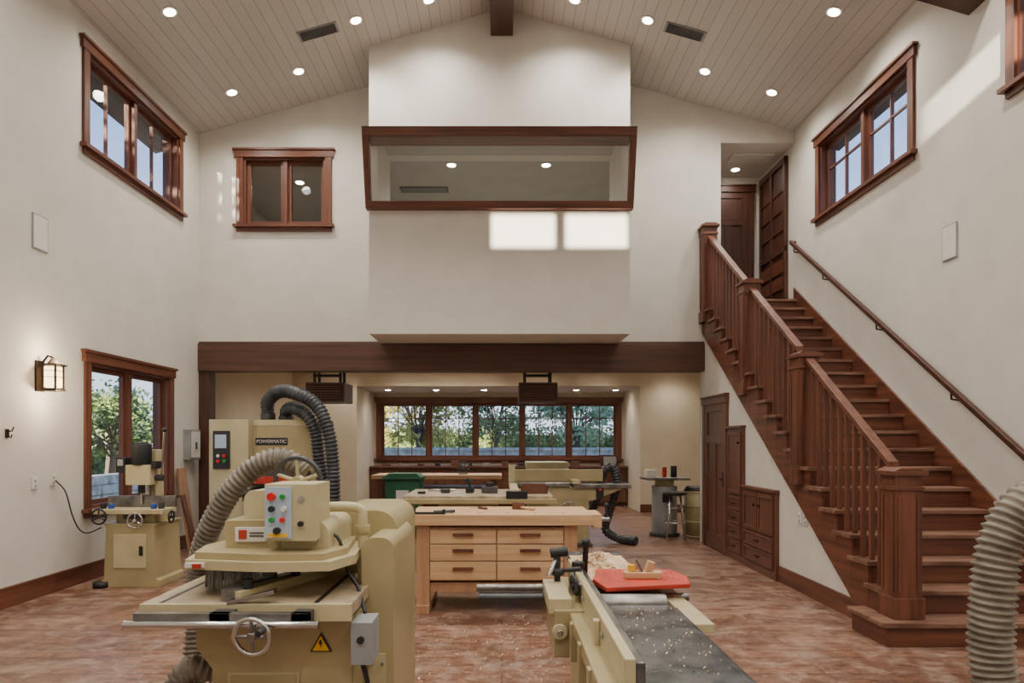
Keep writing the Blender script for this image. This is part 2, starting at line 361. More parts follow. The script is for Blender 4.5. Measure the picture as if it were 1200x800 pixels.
# wall side skirt
b.prism([(Y0-.1,0),(Y0-.1,.26),(YB,nose(YB)+.13),(YB,nose(YB)-.3),(Y0+.2,0)],'x',XR-.025,XR-.002,WD['y'])
NX=3.03
def newel(y,zb0,zt0,w=.10):
    b.box(NX-w,NX+w,y-w,y+w,zb0,zt0-.05,WD['z'])
    b.box(NX-w-.015,NX+w+.015,y-w-.015,y+w+.015,zb0,zb0+.16,WD['z'])
    b.box(NX-w-.012,NX+w+.012,y-w-.012,y+w+.012,zt0-.16,zt0-.13,WD['x'])
    for s in (-1,1):
        b.box(NX+s*(w-.03)-.012,NX+s*(w-.03)+.012,y-w-.008,y-w,zb0+.2,zt0-.2,WD['z'])
        b.box(NX-w-.008,NX-w,y+s*(w-.03)-.012,y+s*(w-.03)+.012,zb0+.2,zt0-.2,WD['z'])
    b.box(NX-w-.03,NX+w+.03,y-w-.03,y+w+.03,zt0-.05,zt0-.015,WD['x'])
    b.prism([(NX-w-.02,zt0-.015),(NX+w+.02,zt0-.015),(NX+w-.03,zt0+.01),(NX-w+.03,zt0+.01)],'y',y-w-.02,y+w+.02,WD['x'])
ny=[5.18,6.84,8.36,10.01]
newel(ny[0],RI,1.30); newel(ny[1],RI*6.0,2.39); newel(ny[2],RI*11.5,3.47); newel(ny[3],3.25,4.68)
for a,c in zip(ny,ny[1:]):
    y0,y1=a+.1,c-.1
    for dz,h,w in ((.93,.05,.04),(.905,.03,.025)):
        b.prism([(y0,nose(y0)+dz),(y1,nose(y1)+dz),(y1,nose(y1)+dz+h),(y0,nose(y0)+dz+h)],'x',NX-w,NX+w,WD['y'])
for i in range(20):
    for k in (.3,.8):
        y=Y0+RU*(i+k)-.02
        if any(abs(y-n)<.13 for n in ny) or y<ny[0] or y>ny[-1]: continue
        b.box(NX-.019,NX+.019,y-.019,y+.019,RI*(i+1),nose(y)+.91,WD['z'])
b.done(.004)
b=B('wall_handrail')
x=XR-.07; ya,yb2=4.9,YB-.02
b.prism([(ya,nose(ya)+.78),(yb2,nose(yb2)+.78),(yb2,nose(yb2)+.84),(ya,nose(ya)+.84)],'x',x-.025,x+.025,WDK['y'])
b.box(x-.02,XR,yb2-.03,yb2,nose(yb2)+.77,nose(yb2)+.82,WDK['y'])
for y in (5.2,6.5,7.8,9.1,10.0): b.tube([(XR,y,nose(y)+.70),(x,y,nose(y)+.71),(x,y,nose(y)+.78)],.01,BRONZE,8)
b.done(.01)
# under-stair door and cabinets
door('door_2','x',2.999,-1,9.02,10.08,0.0,2.13,M=CAB,knob=1)
def panel(f,u0,u1,z0,z1,M,d=.03,knob='pull',rail=.05,ha='y'):
    g=.004
    f(u0+g,u1-g,d,d+.012,z0+g,z1-g,M['z'])
    f(u0+g,u0+rail,d+.012,d+.022,z0+g,z1-g,M['z']); f(u1-rail,u1-g,d+.012,d+.022,z0+g,z1-g,M['z'])
    f(u0+rail,u1-rail,d+.012,d+.022,z0+g,z0+rail,M[ha]); f(u0+rail,u1-rail,d+.012,d+.022,z1-rail,z1-g,M[ha])
    if knob=='pull':
        m=(u0+u1)/2; zc=(z0+z1)/2; f(m-.05,m+.05,d+.03,d+.045,zc-.008,zc+.008,BRONZE); f(m-.045,m-.035,d+.01,d+.035,zc-.006,zc+.006,BRONZE); f(m+.035,m+.045,d+.01,d+.035,zc-.006,zc+.006,BRONZE)
    elif knob is not None:
        f(knob-.012,knob+.012,d+.02,d+.045,z1-.16,z1-.135,BRONZE)
b=B('tall_under_stair_cabinet'); f=mp(b,'x',2.999,-1)
f(8.40,8.98,0,.03,0,1.68,CAB['z']); f(8.38,9.0,0,.06,1.68,1.71,CAB['y']); f(8.38,9.0,0,.035,0,.09,CAB['y'])
panel(f,8.44,8.94,.85,1.64,CAB,knob=8.5)
for k in range(4): panel(f,8.44,8.94,.1+.18*k,.275+.18*k,CAB,rail=.03)
b.done(.002)
b=B('low_under_stair_cabinet'); f=mp(b,'x',2.999,-1)
f(7.38,8.36,0,.04,0,.95,CAB['z']); f(7.36,8.37,0,.07,.95,.98,CAB['y']); f(7.37,8.37,0,.045,0,.09,CAB['y'])
panel(f,7.42,7.86,.47,.92,CAB,d=.04,knob=7.8); panel(f,7.88,8.32,.47,.92,CAB,d=.04,knob=7.94)
for k in range(2): panel(f,7.42,8.32,.1+.18*k,.275+.18*k,CAB,d=.04,rail=.03)
b.done(.002)
# ---------------------------------------------------------------- far counter
b=B('cabinet_counter'); b.box(-3.08,2.94,15.9,16.58,.9,.94,CAB['x']); b.box(-3.08,2.94,16.0,16.58,.08,.9,CAB['z']); b.box(-3.08,2.94,16.06,16.58,0,.08,WDK['x']); f=mp(b,'y',16.0,-1)
for i in range(10):
    u=-3.05+i*.596; panel(f,u,u+.59,.70,.88,CAB,d=0,rail=.03,ha='x')
    if i%2: panel(f,u,u+.59,.1,.69,CAB,d=0,knob=u+.5,ha='x')
    else:
        panel(f,u,u+.59,.40,.69,CAB,d=0,rail=.03,ha='x'); panel(f,u,u+.59,.1,.39,CAB,d=0,rail=.03,ha='x')
b.done()
# ---------------------------------------------------------------- lights
def canmesh():
    b=B('recessed_light'); b.cyl((0,0,-.012),(0,0,0),.085,WHITE,seg=24); b.cyl((0,0,-.016),(0,0,-.010),.06,CANL,seg=24)
    o=b.done(); me=o.data; bpy.data.objects.remove(o); return me
CM=canmesh()
def can(x,y,z,tilt,power,size=2.7,col=(1,.93,.845)):
    o=bpy.data.objects.new('recessed_light',CM); SC.collection.objects.link(o); o.location=(x,y,z); o.rotation_euler=(0,tilt,0)
    if power:
        l=bpy.data.lights.new('downlight_lamp','SPOT'); l.energy=power; l.spot_size=size; l.spot_blend=1; l.shadow_soft_size=.08; l.color=col
        lo=bpy.data.objects.new('downlight_lamp',l); SC.collection.objects.link(lo); lo.parent=o; lo.location=(0,0,-.05); lo.rotation_euler=(0,-tilt,0)
T=math.atan(SL); PW=182
for x,y in [(3.7,7.6),(1.84,8.6),(.92,8.6),(3.7,9.35),(2.77,9.3)]+[(xx,yy) for yy in (5.6,3.6,1.6,-.6,-2.2) for xx in (1.3,3.4)]:
    for s in (-1,1): can(s*x,y,cz(x)-.001,T*s,PW*(.75 if y>9 else 1)*(.8 if s<0 and x>3 and y<9 else 1),2.6)
for x in (-3.4,-2.1,-1.5,-.9,-.3,.85,2.1,3.6): can(x,14.1,2.999,0,36,col=(1,.89,.75))
for x in (-3,-1,1,3): can(x,12.0,2.999,0,120,col=(1,.89,.75))
for x in (-2.6,-1.5,-.4,.7,1.7,2.6): can(x,15.6,2.699,0,32,col=(1,.89,.75))
NC=(1,.96,.9)
can(-.77,10.45,5.749,0,40,col=NC); can(.68,10.45,5.749,0,40,col=NC); can(-.8,12.5,5.749,0,60,col=NC); can(.8,12.5,5.749,0,60,col=NC); can(-3.3,11.15,5.749,0,32,col=NC); can(-3.3,13,5.749,0,20,col=NC)
can(3.8,11.1,5.939,0,28)
for n,x in (('ceiling_vent',-2.32),('ceiling_vent',2.31)):
    b=B(n); b.box(-.26,.26,-.1,.1,-.015,0,LGREY)
    for k in range(9): b.box(-.23,.23,-.08+k*.02-.005,-.08+k*.02+.005,-.02,-.014,DGREY)
    o=b.done(); o.location=(x,8.62,cz(x)-.001); o.rotation_euler=(0,T*(1 if x>0 else -1),0)
b=B('loft_vent'); b.box(-1.7,-.9,11.35,11.6,5.735,5.749,DGREY)
for k in range(6): b.box(-1.68,-.92,11.37+k*.037,11.385+k*.037,5.73,5.735,LGREY)
b.done()
# ---------------------------------------------------------------- wall fixtures
b=B('wall_sconce'); X=XL; y=6.62; z=2.15
b.box(X,X+.02,y-.06,y+.06,z-.16,z+.14,BRONZE); b.tube([(X+.02,y,z+.1),(X+.09,y,z+.19),(X+.14,y,z+.17)],.01,BRONZE,8)
cx=X+.14
b.box(cx-.055,cx+.055,y-.055,y+.055,z-.12,z+.08,LAMPG)
for sx in (-1,1):
    for sy in (-1,1): b.box(cx+sx*.06-.008,cx+sx*.06+.008,y+sy*.06-.008,y+sy*.06+.008,z-.14,z+.1,BRONZE)
b.box(cx-.075,cx+.075,y-.075,y+.075,z-.155,z-.13,BRONZE)
b.box(cx-.085,cx+.085,y-.085,y+.085,z+.09,z+.105,BRONZE); b.cyl((cx,y,z+.105),(cx,y,z+.17),.07,BRONZE,r2=.015,seg=4)
for k in (-.02,.04): b.box(cx-.066,cx+.066,y-.066,y+.066,z+k-.003,z+k+.003,BRONZE)
o=b.done(.002)
for zz in (-.2,.2):
    l=bpy.data.lights.new('sconce_bulb','POINT'); l.energy=14; l.color=(1,.78,.5); l.shadow_soft_size=.04
    lo=bpy.data.objects.new('sconce_bulb',l); SC.collection.objects.link(lo); lo.parent=o; lo.location=(cx+.10,y,z+zz)
def plate(name,axis,plane,sgn,u,z,w,h,slots=2,m=WHITE):
    b=B(name); f=mp(b,axis,plane,sgn); f(u-w/2,u+w/2,0,.012,z-h/2,z+h/2,m); f(u-w/2+.012,u+w/2-.012,.012,.015,z-h/2+.012,z+h/2-.012,WHITE)
    if slots:
        for k in range(slots): f(u-.012,u+.012,.015,.02,z-h*.25+k*h*.4-.01,z-h*.25+k*h*.4+.012,LGREY)
    b.done(.003)
plate('wall_speaker','x',XL,1,6.63,3.53,.22,.34,0,LGREY); plate('wall_speaker','x',XR,-1,6.62,3.44,.22,.34,0,LGREY)
plate('wall_outlet','x',XL,1,6.55,1.11,.075,.12); plate('wall_outlet','x',XL,1,6.82,1.13,.075,.12)
plate('light_switch','x',3.0,-1,6.85,.74,.075,.12); plate('light_switch','x',3.0,-1,6.72,.74,.075,.12)
b=B('coat_hook'); b.box(XL,XL+.012,6.17,6.21,1.54,1.62,BRONZE); b.tube([(XL+.01,6.19,1.6),(XL+.05,6.19,1.6),(XL+.065,6.19,1.64)],.006,BRONZE,8); b.tube([(XL+.01,6.19,1.56),(XL+.04,6.19,1.54),(XL+.05,6.19,1.57)],.006,BRONZE,8); b.done()
b=B('power_cord'); b.tube(smooth([(XL+.03,6.82,1.12),(XL+.08,6.9,1.0),(XL+.1,6.98,.75),(XL+.13,7.05,.6),(XL+.2,7.08,.56),(-4.15,7.1,.62)],.02),.007,BLACK,8); b.done()
b=B('electrical_panel'); b.box(XL,XL+.1,9.62,9.95,1.25,1.68,LGREY); b.box(XL+.1,XL+.11,9.65,9.92,1.28,1.65,WHITE); b.box(XL+.11,XL+.125,9.76,9.80,1.4,1.5,DGREY); b.done(.006)
b=B('floor_hose_cap'); b.cyl((-4.14,7.05,0),(-4.14,7.05,.06),.075,BLACK); b.torus((-4.14,7.05,.05),(0,0,1),.06,.012,DGREY); b.done()
b=B('leaning_board'); b.box(-4.3,-4.26,9.35,9.55,0,1.15,MAPLEZ,rot=(math.radians(-8),'Y'),piv=(-4.3,9.45,0)); b.box(-4.2,-4.17,9.3,9.42,0,.8,WD['z'],rot=(math.radians(-14),'Y'),piv=(-4.2,9.4,0)); b.done(.003)
# hanging air filters
for n,x in (('hanging_air_cleaner',-2.72),('hanging_air_cleaner',.56)):
    b=B(n); y=10.75
    b.box(x-.30,x+.30,y-.25,y+.35,2.12,2.42,WDK['x'])
    b.box(x-.27,x+.27,y-.27,y-.25,2.15,2.39,BRONZE)
    for k in range(6): b.box(x-.26,x+.26,y-.285,y-.268,2.17+k*.036,2.185+k*.036,WD['x'])
    for s in (-1,1):
        b.box(x+s*.20-.02,x+s*.20+.02,y-.1,y-.07,2.42,2.999,BLACK); b.box(x+s*.20-.02,x+s*.20+.02,y+.17,y+.2,2.42,2.999,BLACK)
    b.box(x-.22,x+.22,y-.11,y-.06,2.52,2.56,BLACK)
    b.done(.004)
# ---------------------------------------------------------------- workbench
b=B('workbench')
b.box(-.82,.80,5.97,6.74,.77,.865,MAPLE); b.box(-.82,.80,5.955,5.97,.775,.865,MAPLE)
for x in (-.75,.55):
    for y in (6.0,6.6): b.box(x,x+.115,y,y+.1,.06,.77,MAPLEZ)
    b.box(x,x+.115,5.97,6.74,0,.07,MAPLEZ)
b.box(-.64,.55,6.02,6.7,.28,.75,MAPLEZ); f=mp(b,'y',6.02,-1)
b.box(-.64,.55,6.04,6.66,.18,.26,MAPLEZ)
for c in range(2):
    for r in range(3):
        u0=-.63+c*.59; z0=.29+[0,.17,.32][r]; h=[.16,.14,.12][r]
        f(u0,u0+.58,0,.02,z0,z0+h,MAPLE); m=u0+.29
        f(m-.09,m+.09,.02,.045,z0+h*.55,z0+h*.55+.025,WD['x'])
b.box(.80,.88,6.0,6.4,.745,.865,MAPLE); b.cyl((.88,6.2,.8),(.98,6.2,.8),.022,STEEL); b.cyl((.95,6.2,.7),(.95,6.2,.92),.012,BLACK); b.ball((.95,6.2,.93),.022,BLACK); b.ball((.95,6.2,.69),.022,BLACK)
b.box(-.9,-.82,5.98,6.5,.73,.865,STEEL); b.cyl((-.97,6.2,.79),(-.9,6.2,.79),.02,STEEL); b.cyl((-.96,6.2,.68),(-.96,6.2,.9),.01,STEEL)
for i,x in enumerate((-.7,-.45,-.2,.05,.3,.55)): b.cyl((x,6.12,.864),(x,6.12,.868),.011,BLACK,seg=10)
b.done(.004)
b=B('bench_clamp'); b.box(-.78,-.5,6.0,6.035,.866,.885,BLACK); b.cyl((-.6,6.02,.886),(-.42,6.10,.886),.014,DGREY); b.box(-.79,-.76,5.99,6.05,.866,.915,BLACK); b.box(-.52,-.50,5.99,6.05,.866,.91,BLACK); b.done(.002)
b=B('wooden_mallet'); b.box(.1,.22,6.45,6.53,.866,.93,WD['x']); b.cyl((.16,6.49,.885),(.30,6.32,.882),.013,MAPLE); b.done(.004)
b=B('bench_chisel'); b.cyl((-.22,6.5,.878),(-.14,6.42,.878),.011,WD['x']); b.box(-.30,-.22,6.495,6.51,.872,.877,CHROME); b.done()
# table saw behind
b=B('table_saw')
b.box(-1.16,.60,8.0,9.2,.83,.87,DUSTT); b.box(-1.2,.64,7.93,7.98,.78,.84,MACH); b.box(-1.2,.64,9.22,9.26,.78,.84,MACH)
b.box(-.75,-.05,8.15,9.05,.05,.83,MACH); b.box(-.78,-.02,8.12,9.08,0,.05,DGREY)
for x in (-1.1,.5):
    for y in (8.1,9.05): b.box(x,x+.05,y,y+.05,0,.83,MACH)
b.box(.1,.2,7.95,9.25,.87,.95,MACHL); b.box(.05,.3,7.93,8.02,.84,.93,BLACK)
b.wheel((-.4,8.07,.6),(0,1,0),.11,.012,CHROME,4)
b.box(-.45,-.35,8.45,8.8,.87,.93,BLACK); b.cyl((-.42,8.3,1.03),(-.42,8.9,1.0),.03,BLACK); b.cyl((-.42,8.9,.87),(-.42,8.9,1.0),.015,BLACK)
b.box(-.25,-.05,8.4,8.6,.87,.95,DGREY); b.cyl((-.15,8.5,.95),(-.15,8.5,1.0),.05,BLACK); b.cyl((-.7,8.5,.87),(-.7,8.5,.92),.06,DGREY)
b.cyl((-.98,8.35,.87),(-.98,8.35,.90),.05,BLACK); b.box(-.95,-.6,8.75,8.8,.87,.90,CHROME)
b.done(.006)
b=B('tool_caddy'); b.box(.24,.56,8.3,8.7,.871,.90,WD['x']); b.box(.24,.56,8.3,8.31,.90,.97,WD['x']); b.box(.24,.56,8.69,8.7,.90,.97,WD['x']); b.box(.24,.25,8.3,8.7,.9,.97,WD['x']); b.box(.55,.56,8.3,8.7,.9,.97,WD['x']); b.cyl((.3,8.5,.92),(.5,8.45,.92),.02,RED); b.done(.002)
b=B('assembly_table'); b.box(-2.3,.0,12.0,12.9,.85,.92,MAPLE)
for x in (-2.2,-.2):
    for y in (12.05,12.75): b.box(x,x+.1,y,y+.1,0,.85,CAB['z'])
b.box(-2.1,-.2,12.1,12.8,.2,.7,CAB['z']); b.done(.004)
b=B('router'); X,Y=-.7,12.4
b.cyl((X,Y,.92),(X,Y,.935),.09,BLACK); b.cyl((X,Y,.96),(X,Y,1.12),.055,DGREY); b.cyl((X,Y,1.12),(X,Y,1.15),.05,BLACK)
for s in (-1,1): b.cyl((X+s*.06,Y,.935),(X+s*.06,Y,1.0),.008,CHROME); b.cyl((X+s*.05,Y,1.0),(X+s*.13,Y,1.0),.018,BLACK)
b.done()
# green bin
b=B('green_recycling_bin'); X=-1.55;Y=10.9
b.prism([(X-.22,.05),(X+.22,.05),(X+.28,.92),(X-.28,.92)],'y',Y-.25,Y+.25,GREEN)
b.box(X-.31,X+.31,Y-.3,Y+.28,.92,.96,GREEN); b.prism([(X-.28,.96),(X+.28,.96),(X+.22,1.01),(X-.22,1.01)],'y',Y-.26,Y+.2,GREEN)
for s in (-1,1): b.cyl((X+s*.2,Y+.2,.08),(X+s*.25,Y+.2,.08),.08,BLACK)
b.box(X-.1,X+.1,Y-.262,Y-.25,.55,.75,WHITE); b.done(.012)
# long-bed jointer at rear
b=B('long_bed_jointer'); y0=9.75
b.box(.1,.98,y0,y0+.35,.86,.92,STEEL); b.box(1.02,1.85,y0,y0+.35,.84,.90,STEEL)
b.prism([(.15,.86),(1.8,.86),(1.3,.66),(.6,.66)],'y',y0+.03,y0+.32,MACH)
b.box(.65,1.25,y0+.03,y0+.4,.05,.68,MACH); b.box(.6,1.3,y0,y0+.42,0,.05,DGREY)
b.box(.1,1.5,y0+.36,y0+.40,.92,1.10,MACH); b.box(.1,.2,y0+.34,y0+.42,.9,1.16,MACHL); b.box(1.0,1.12,y0-.02,y0+.5,.9,.96,MACHL)
b.wheel((.95,y0-.03,.55),(0,1,0),.1,.011,CHROME,4); b.box(1.35,1.45,y0-.04,y0+.02,.7,.85,BLACK); b.ball((1.4,y0-.05,.82),.018,REDB)
b.done(.008)
b=B('jointer_dust_hose'); b.hose([(1.35,10.3,.45),(1.45,10.28,.7),(1.50,10.25,.98),(1.58,10.2,1.12),(1.68,10.2,1.10),(1.72,10.2,.85),(1.62,10.2,.5),(1.55,10.2,.2),(1.75,10.1,.07),(1.95,9.9,.07)],.062,HOSEB,.045); b.done()
b=B('thickness_planer'); b.box(.45,1.1,11.6,12.3,.1,1.02,MACH); b.box(.3,1.25,11.3,12.6,.85,.9,STEEL); b.box(.42,1.13,11.55,12.35,1.02,1.16,MACHL); b.box(.5,1.05,11.57,12.3,0,.1,DGREY); b.wheel((.4,11.9,1.0),(1,0,0),.11,.012,BLACK,4); b.done(.012)
# ---------------------------------------------------------------- wide belt sander
b=B('wide_belt_sander')
b.box(-3.86,-3.34,9.0,9.85,.0,1.80,MACHL)
b.box(-3.34,-2.42,9.15,9.85,1.02,1.80,MACH); b.box(-3.30,-2.46,9.2,9.8,0.0,.70,MACH)
b.box(-3.34,-2.42,9.145,9.16,1.72,1.80,MACHL)
b.box(-3.32,-2.44,8.75,9.85,.80,.88,BLACK); b.cyl((-3.32,8.75,.84),(-2.44,8.75,.84),.045,DGREY)
b.box(-3.36,-3.32,8.72,9.9,.74,.9,MACHL); b.box(-2.46,-2.42,8.72,9.9,.74,.9,MACHL)
b.box(-3.3,-2.56,9.02,9.14,.98,1.12,DGREY); b.box(-3.3,-2.56,9.0,9.02,.95,1.05,RED)
b.box(-3.80,-3.58,8.975,9.0,1.15,1.65,BLACK)
for k in range(4): b.cyl((-3.73+.08*(k%2),8.96,1.25+.07*(k//2)),(-3.73+.08*(k%2),8.975,1.25+.07*(k//2)),.022,[REDB,GRNB,WHITE,REDB][k])
b.box(-3.77,-3.62,8.965,8.975,1.42,1.60,BLUEP)
b.cyl((-3.05,9.4,.7),(-3.05,9.4,.82),.05,STEEL,seg=12); b.cyl((-2.7,9.4,.7),(-2.7,9.4,.82),.05,STEEL,seg=12)
b.cyl((-3.25,9.5,1.8),(-3.25,9.5,1.9),.1,DGREY); b.cyl((-3.0,9.5,1.8),(-3.0,9.5,1.86),.1,DGREY)
b.box(-3.30,-2.87,9.142,9.15,1.46,1.56,BLACK)
sander=b.done(.02)
tcu=bpy.data.curves.new('maker_label','FONT'); tcu.body='POWERMATIC'; tcu.size=.062; tcu.extrude=.001; tcu.align_x='CENTER'; tcu.align_y='CENTER'
to=bpy.data.objects.new('maker_label',tcu); SC.collection.objects.link(to); to.location=(-3.085,9.138,1.51); to.rotation_euler=(math.pi/2,0,0); tcu.materials.append(WHITE); to.parent=sander
b=B('sander_dust_hose')
b.hose([(-3.25,9.5,1.9),(-3.22,9.4,2.06),(-3.0,9.2,2.18),(-2.7,9.0,2.14),(-2.40,8.9,1.96),(-2.24,8.85,1.6),(-2.19,8.85,1.2),(-2.18,8.85,.85),(-2.20,8.9,.4)],.08,HOSEB,.05,.16)
b.hose([(-3.0,9.5,1.86),(-2.96,9.4,1.94),(-2.80,9.2,1.96),(-2.58,9.04,1.85),(-2.46,9.03,1.62),(-2.42,9.03,1.3),(-2.38,9.03,1.05),(-2.32,9.05,.8),(-2.26,9.08,.4)],.075,HOSEB,.05,.16)
b.box(-2.36,-2.08,8.75,9.2,0,.45,DGREY)
b.done()
# ---------------------------------------------------------------- mortiser
b=B('hollow_chisel_mortiser'); X=-3.84; Y=7.3
b.prism([(X-.30,0),(X+.30,0),(X+.30,.07),(X+.27,.09),(X+.25,.62),(X+.28,.66),(X-.28,.66),(X-.25,.62),(X-.27,.09),(X-.30,.07)],'y',Y-.25,Y+.3,MACH)
b.box(X-.17,X+.17,Y-.26,Y-.25,.2,.55,MACHL); b.box(X+.10,X+.14,Y-.27,Y-.26,.33,.43,BLACK)
b.box(X-.2,X+.2,Y-.15,Y+.25,.66,.74,MACHL)
b.box(X-.36,X+.36,Y-.3,Y+.0,.76,.81,MACHL); b.box(X-.36,X+.36,Y-.02,Y+.02,.81,.93,STEEL); b.box(X-.1,X+.1,Y-.2,Y+.1,.70,.77,DGREY)
b.box(X-.07,X+.09,Y+.1,Y+.28,.74,1.42,MACHL); b.box(X-.02,X+.04,Y+.06,Y+.1,.8,1.4,CHROME)
b.box(X-.12,X+.14,Y-.12,Y+.10,1.05,1.26,MACHL); b.cyl((X+.01,Y-.04,1.26),(X+.01,Y-.04,1.48),.10,BLACK); b.cyl((X+.01,Y-.04,1.48),(X+.01,Y-.04,1.50),.07,DGREY)
b.cyl((X+.01,Y-.04,.96),(X+.01,Y-.04,1.05),.035,BLACK); b.box(X-.0,X+.02,Y-.05,Y-.03,.84,.97,CHROME)
b.box(X-.22,X-.12,Y-.12,Y+.0,1.18,1.34,BLACK); b.box(X-.2,X-.14,Y-.13,Y-.12,1.25,1.32,LGREY); b.box(X+.14,X+.19,Y-.1,Y+.05,1.22,1.30,BLACK)
b.cyl((X+.14,Y,1.12),(X+.22,Y,1.12),.035,DGREY); b.cyl((X+.2,Y,1.1),(X+.28,Y-.1,1.62),.011,CHROME); b.ball((X+.28,Y-.1,1.63),.025,BLACK)
b.wheel((X-.27,Y-.34,.74),(0,1,0),.075,.01,BLACK,3); b.cyl((X-.27,Y-.34,.74),(X-.27,Y-.2,.74),.014,STEEL)
b.wheel((X+.1,Y-.34,.7),(0,1,0),.075,.01,CHROME,3); b.cyl((X+.1,Y-.34,.7),(X+.1,Y-.2,.72),.014,STEEL)
b.wheel((X+.38,Y-.15,.72),(1,0,0),.06,.009,BLACK,3)
for dx,c,h in ((-.3,BLACK,.06),(-.22,BLUE,.05),(.22,BLUE,.05),(.3,DGREY,.07)): b.cyl((X+dx,Y-.2,.81),(X+dx,Y-.2,.81+h),.03,c)
b.done(.008)
# ---------------------------------------------------------------- overarm machine foreground
b=B('overarm_router')
b.prism([(-1.06,0),(-.55,0),(-.55,.855),(-1.12,.855),(-1.12,.75),(-1.06,.67)],'y',2.5,3.12,MACH)
b.box(-1.0,-.74,2.493,2.5,.12,.66,MACHL); b.box(-.99,-.75,2.49,2.493,.13,.65,MACH)
b.box(-1.09,-.50,2.47,3.6,0,.05,DGREY)
zT=.93
b.box(-1.275,-.53,2.42,3.18,zT-.043,zT,DUSTT); b.box(-1.275,-.53,2.40,2.42,zT-.06,zT,MACHL); b.box(-1.18,-.62,2.5,3.1,zT-.075,zT-.042,MACH)
for xs in (-1.21,-.66): b.box(xs-.009,xs+.009,2.421,3.18,zT-.001,zT+.0008,BLACK)
b.cyl((-1.02,2.68,zT),(-1.02,2.68,zT+.0025),.075,STEEL,seg=32)
b.box(-1.26,-.66,2.33,2.36,zT-.055,zT-.015,STEEL); b.cyl((-1.28,2.31,zT-.048),(-.62,2.31,zT-.048),.013,CHROME); b.box(-1.0,-.93,2.33,2.41,zT-.06,zT-.015,DGREY); b.box(-.72,-.66,2.33,2.41,zT-.06,zT-.015,DGREY)
b.box(-.97,-.93,2.45,2.95,zT,zT+.035,MACHL,rot=(math.radians(-22),'Z'),piv=(-.97,2.45,.9)); b.box(-1.0,-.955,2.43,2.8,zT,zT+.045,STEEL,rot=(math.radians(-22),'Z'),piv=(-.97,2.45,.9))
b.cyl((-.93,2.5,.95),(-.93,2.5,1.0),.02,BLACK); b.cyl((-.83,2.75,.95),(-.83,2.75,1.01),.018,BLACK); b.box(-.97,-.80,2.40,2.44,.945,.96,CHROME,rot=(math.radians(-14),'Y'))
b.wheel((-.835,2.28,.85),(0.1,1,.12),.062,.0085,CHROME,4,STEEL); b.cyl((-.835,2.28,.85),(-.835,2.5,.84),.013,STEEL); b.cyl((-.79,2.28,.878),(-.79,2.21,.878),.011,BLACK)
def rr(x0,x1,z0,z1,r,n=8):
    p=[(x0,z0),(x1,z0)]
    for i in range(n+1):
        a=math.pi/2*i/n; p.append((x1-r+r*math.cos(a),z1-r+r*math.sin(a)))
    for i in range(n+1):
        a=math.pi/2+math.pi/2*i/n; p.append((x0+r+r*math.cos(a),z1-r+r*math.sin(a)))
    return p
b.prism(rr(-.80,-.46,0.05,1.20,.09),'y',3.0,3.62,MACH)
b.prism(rr(-.56,-.43,.05,1.12,.05),'y',2.72,3.3,MACH)
b.box(-.53,-.46,2.713,2.72,.3,.66,MACHL)
for z in (.34,.62):
    for x in (-.515,-.475): b.cyl((x,2.705,z),(x,2.713,z),.006,STEEL,seg=8)
b.prism(rr(-.84,-.66,1.06,1.20,.05),'y',2.6,3.2,MACHL)
hood=[(-1.16,2.50),(-.86,2.44),(-.62,2.46),(-.56,2.62),(-.6,2.98),(-.95,3.02),(-1.15,2.95),(-1.2,2.7)]
b.prism(hood,'z',1.035,1.07,MACHL)
b.prism([(x*.9-.09,y*.9+.27) for x,y in hood],'z',1.07,1.095,MACH)
for x,y in ((-1.1,2.53),(-.9,2.49),(-.7,2.5),(-.62,2.6)): b.cyl((x,y,1.07),(x,y,1.082),.009,CHROME,seg=6)
for R_,n_ in ((.13,150),(.12,110),(.11,80)):
    for i in range(n_):
        a=2*math.pi*i/n_; x=-1.02+R_*math.cos(a); y=2.68+R_*math.sin(a); jx,jy=random.uniform(-.004,.004),random.uniform(-.004,.004)
        b.tube([(x,y,1.036),(x+jx,y+jy,.945)],.0018,BRISTLE,4)
b.cyl((-1.02,2.68,.95),(-1.02,2.68,1.03),.02,CHROME)
b.box(-1.06,-.83,2.62,2.95,1.09,1.20,MACH); b.box(-1.02,-.90,2.61,2.62,1.12,1.175,WHITE); b.box(-1.005,-.975,2.605,2.61,1.13,1.165,RED); b.box(-.965,-.91,2.605,2.61,1.14,1.144,BLACK); b.box(-.965,-.91,2.605,2.61,1.152,1.156,BLACK)
b.box(-1.15,-1.08,2.475,2.49,1.045,1.062,WHITE); b.box(-1.12,-1.09,2.465,2.478,1.043,1.06,RED)
b.prism(rr(-1.02,-.86,1.2,1.31,.04),'y',2.7,3.0,MACHL)
b.box(-.875,-.69,2.52,2.74,1.135,1.345,MACHL); b.box(-.872,-.775,2.512,2.52,1.145,1.335,BLUEP)
for i,(dx,dz,mm,rad) in enumerate([(.025,.03,REDB,.015),(.065,.03,GRNB,.009),(.025,.075,BLACK,.011),(.07,.075,WHITE,.010),(.025,.115,GRNB,.009),(.065,.115,REDB,.009),(.045,.155,BLACK,.013)]):
    b.cyl((-.87+dx,2.505-.01,1.33-dz),(-.87+dx,2.512,1.33-dz),rad,mm)
b.box(-.86,-.79,2.508,2.512,1.15,1.165,YEL)
b.cyl((-.74,2.515,1.29),(-.74,2.52,1.29),.012,CHROME); b.cyl((-.74,2.5,1.20),(-.74,2.52,1.20),.01,BLACK)
b.wheel((-.88,2.95,1.33),(.15,1,.15),.105,.011,DGREY,5,MACHL); b.cyl((-.88,2.95,1.33),(-.86,3.15,1.28),.02,STEEL)
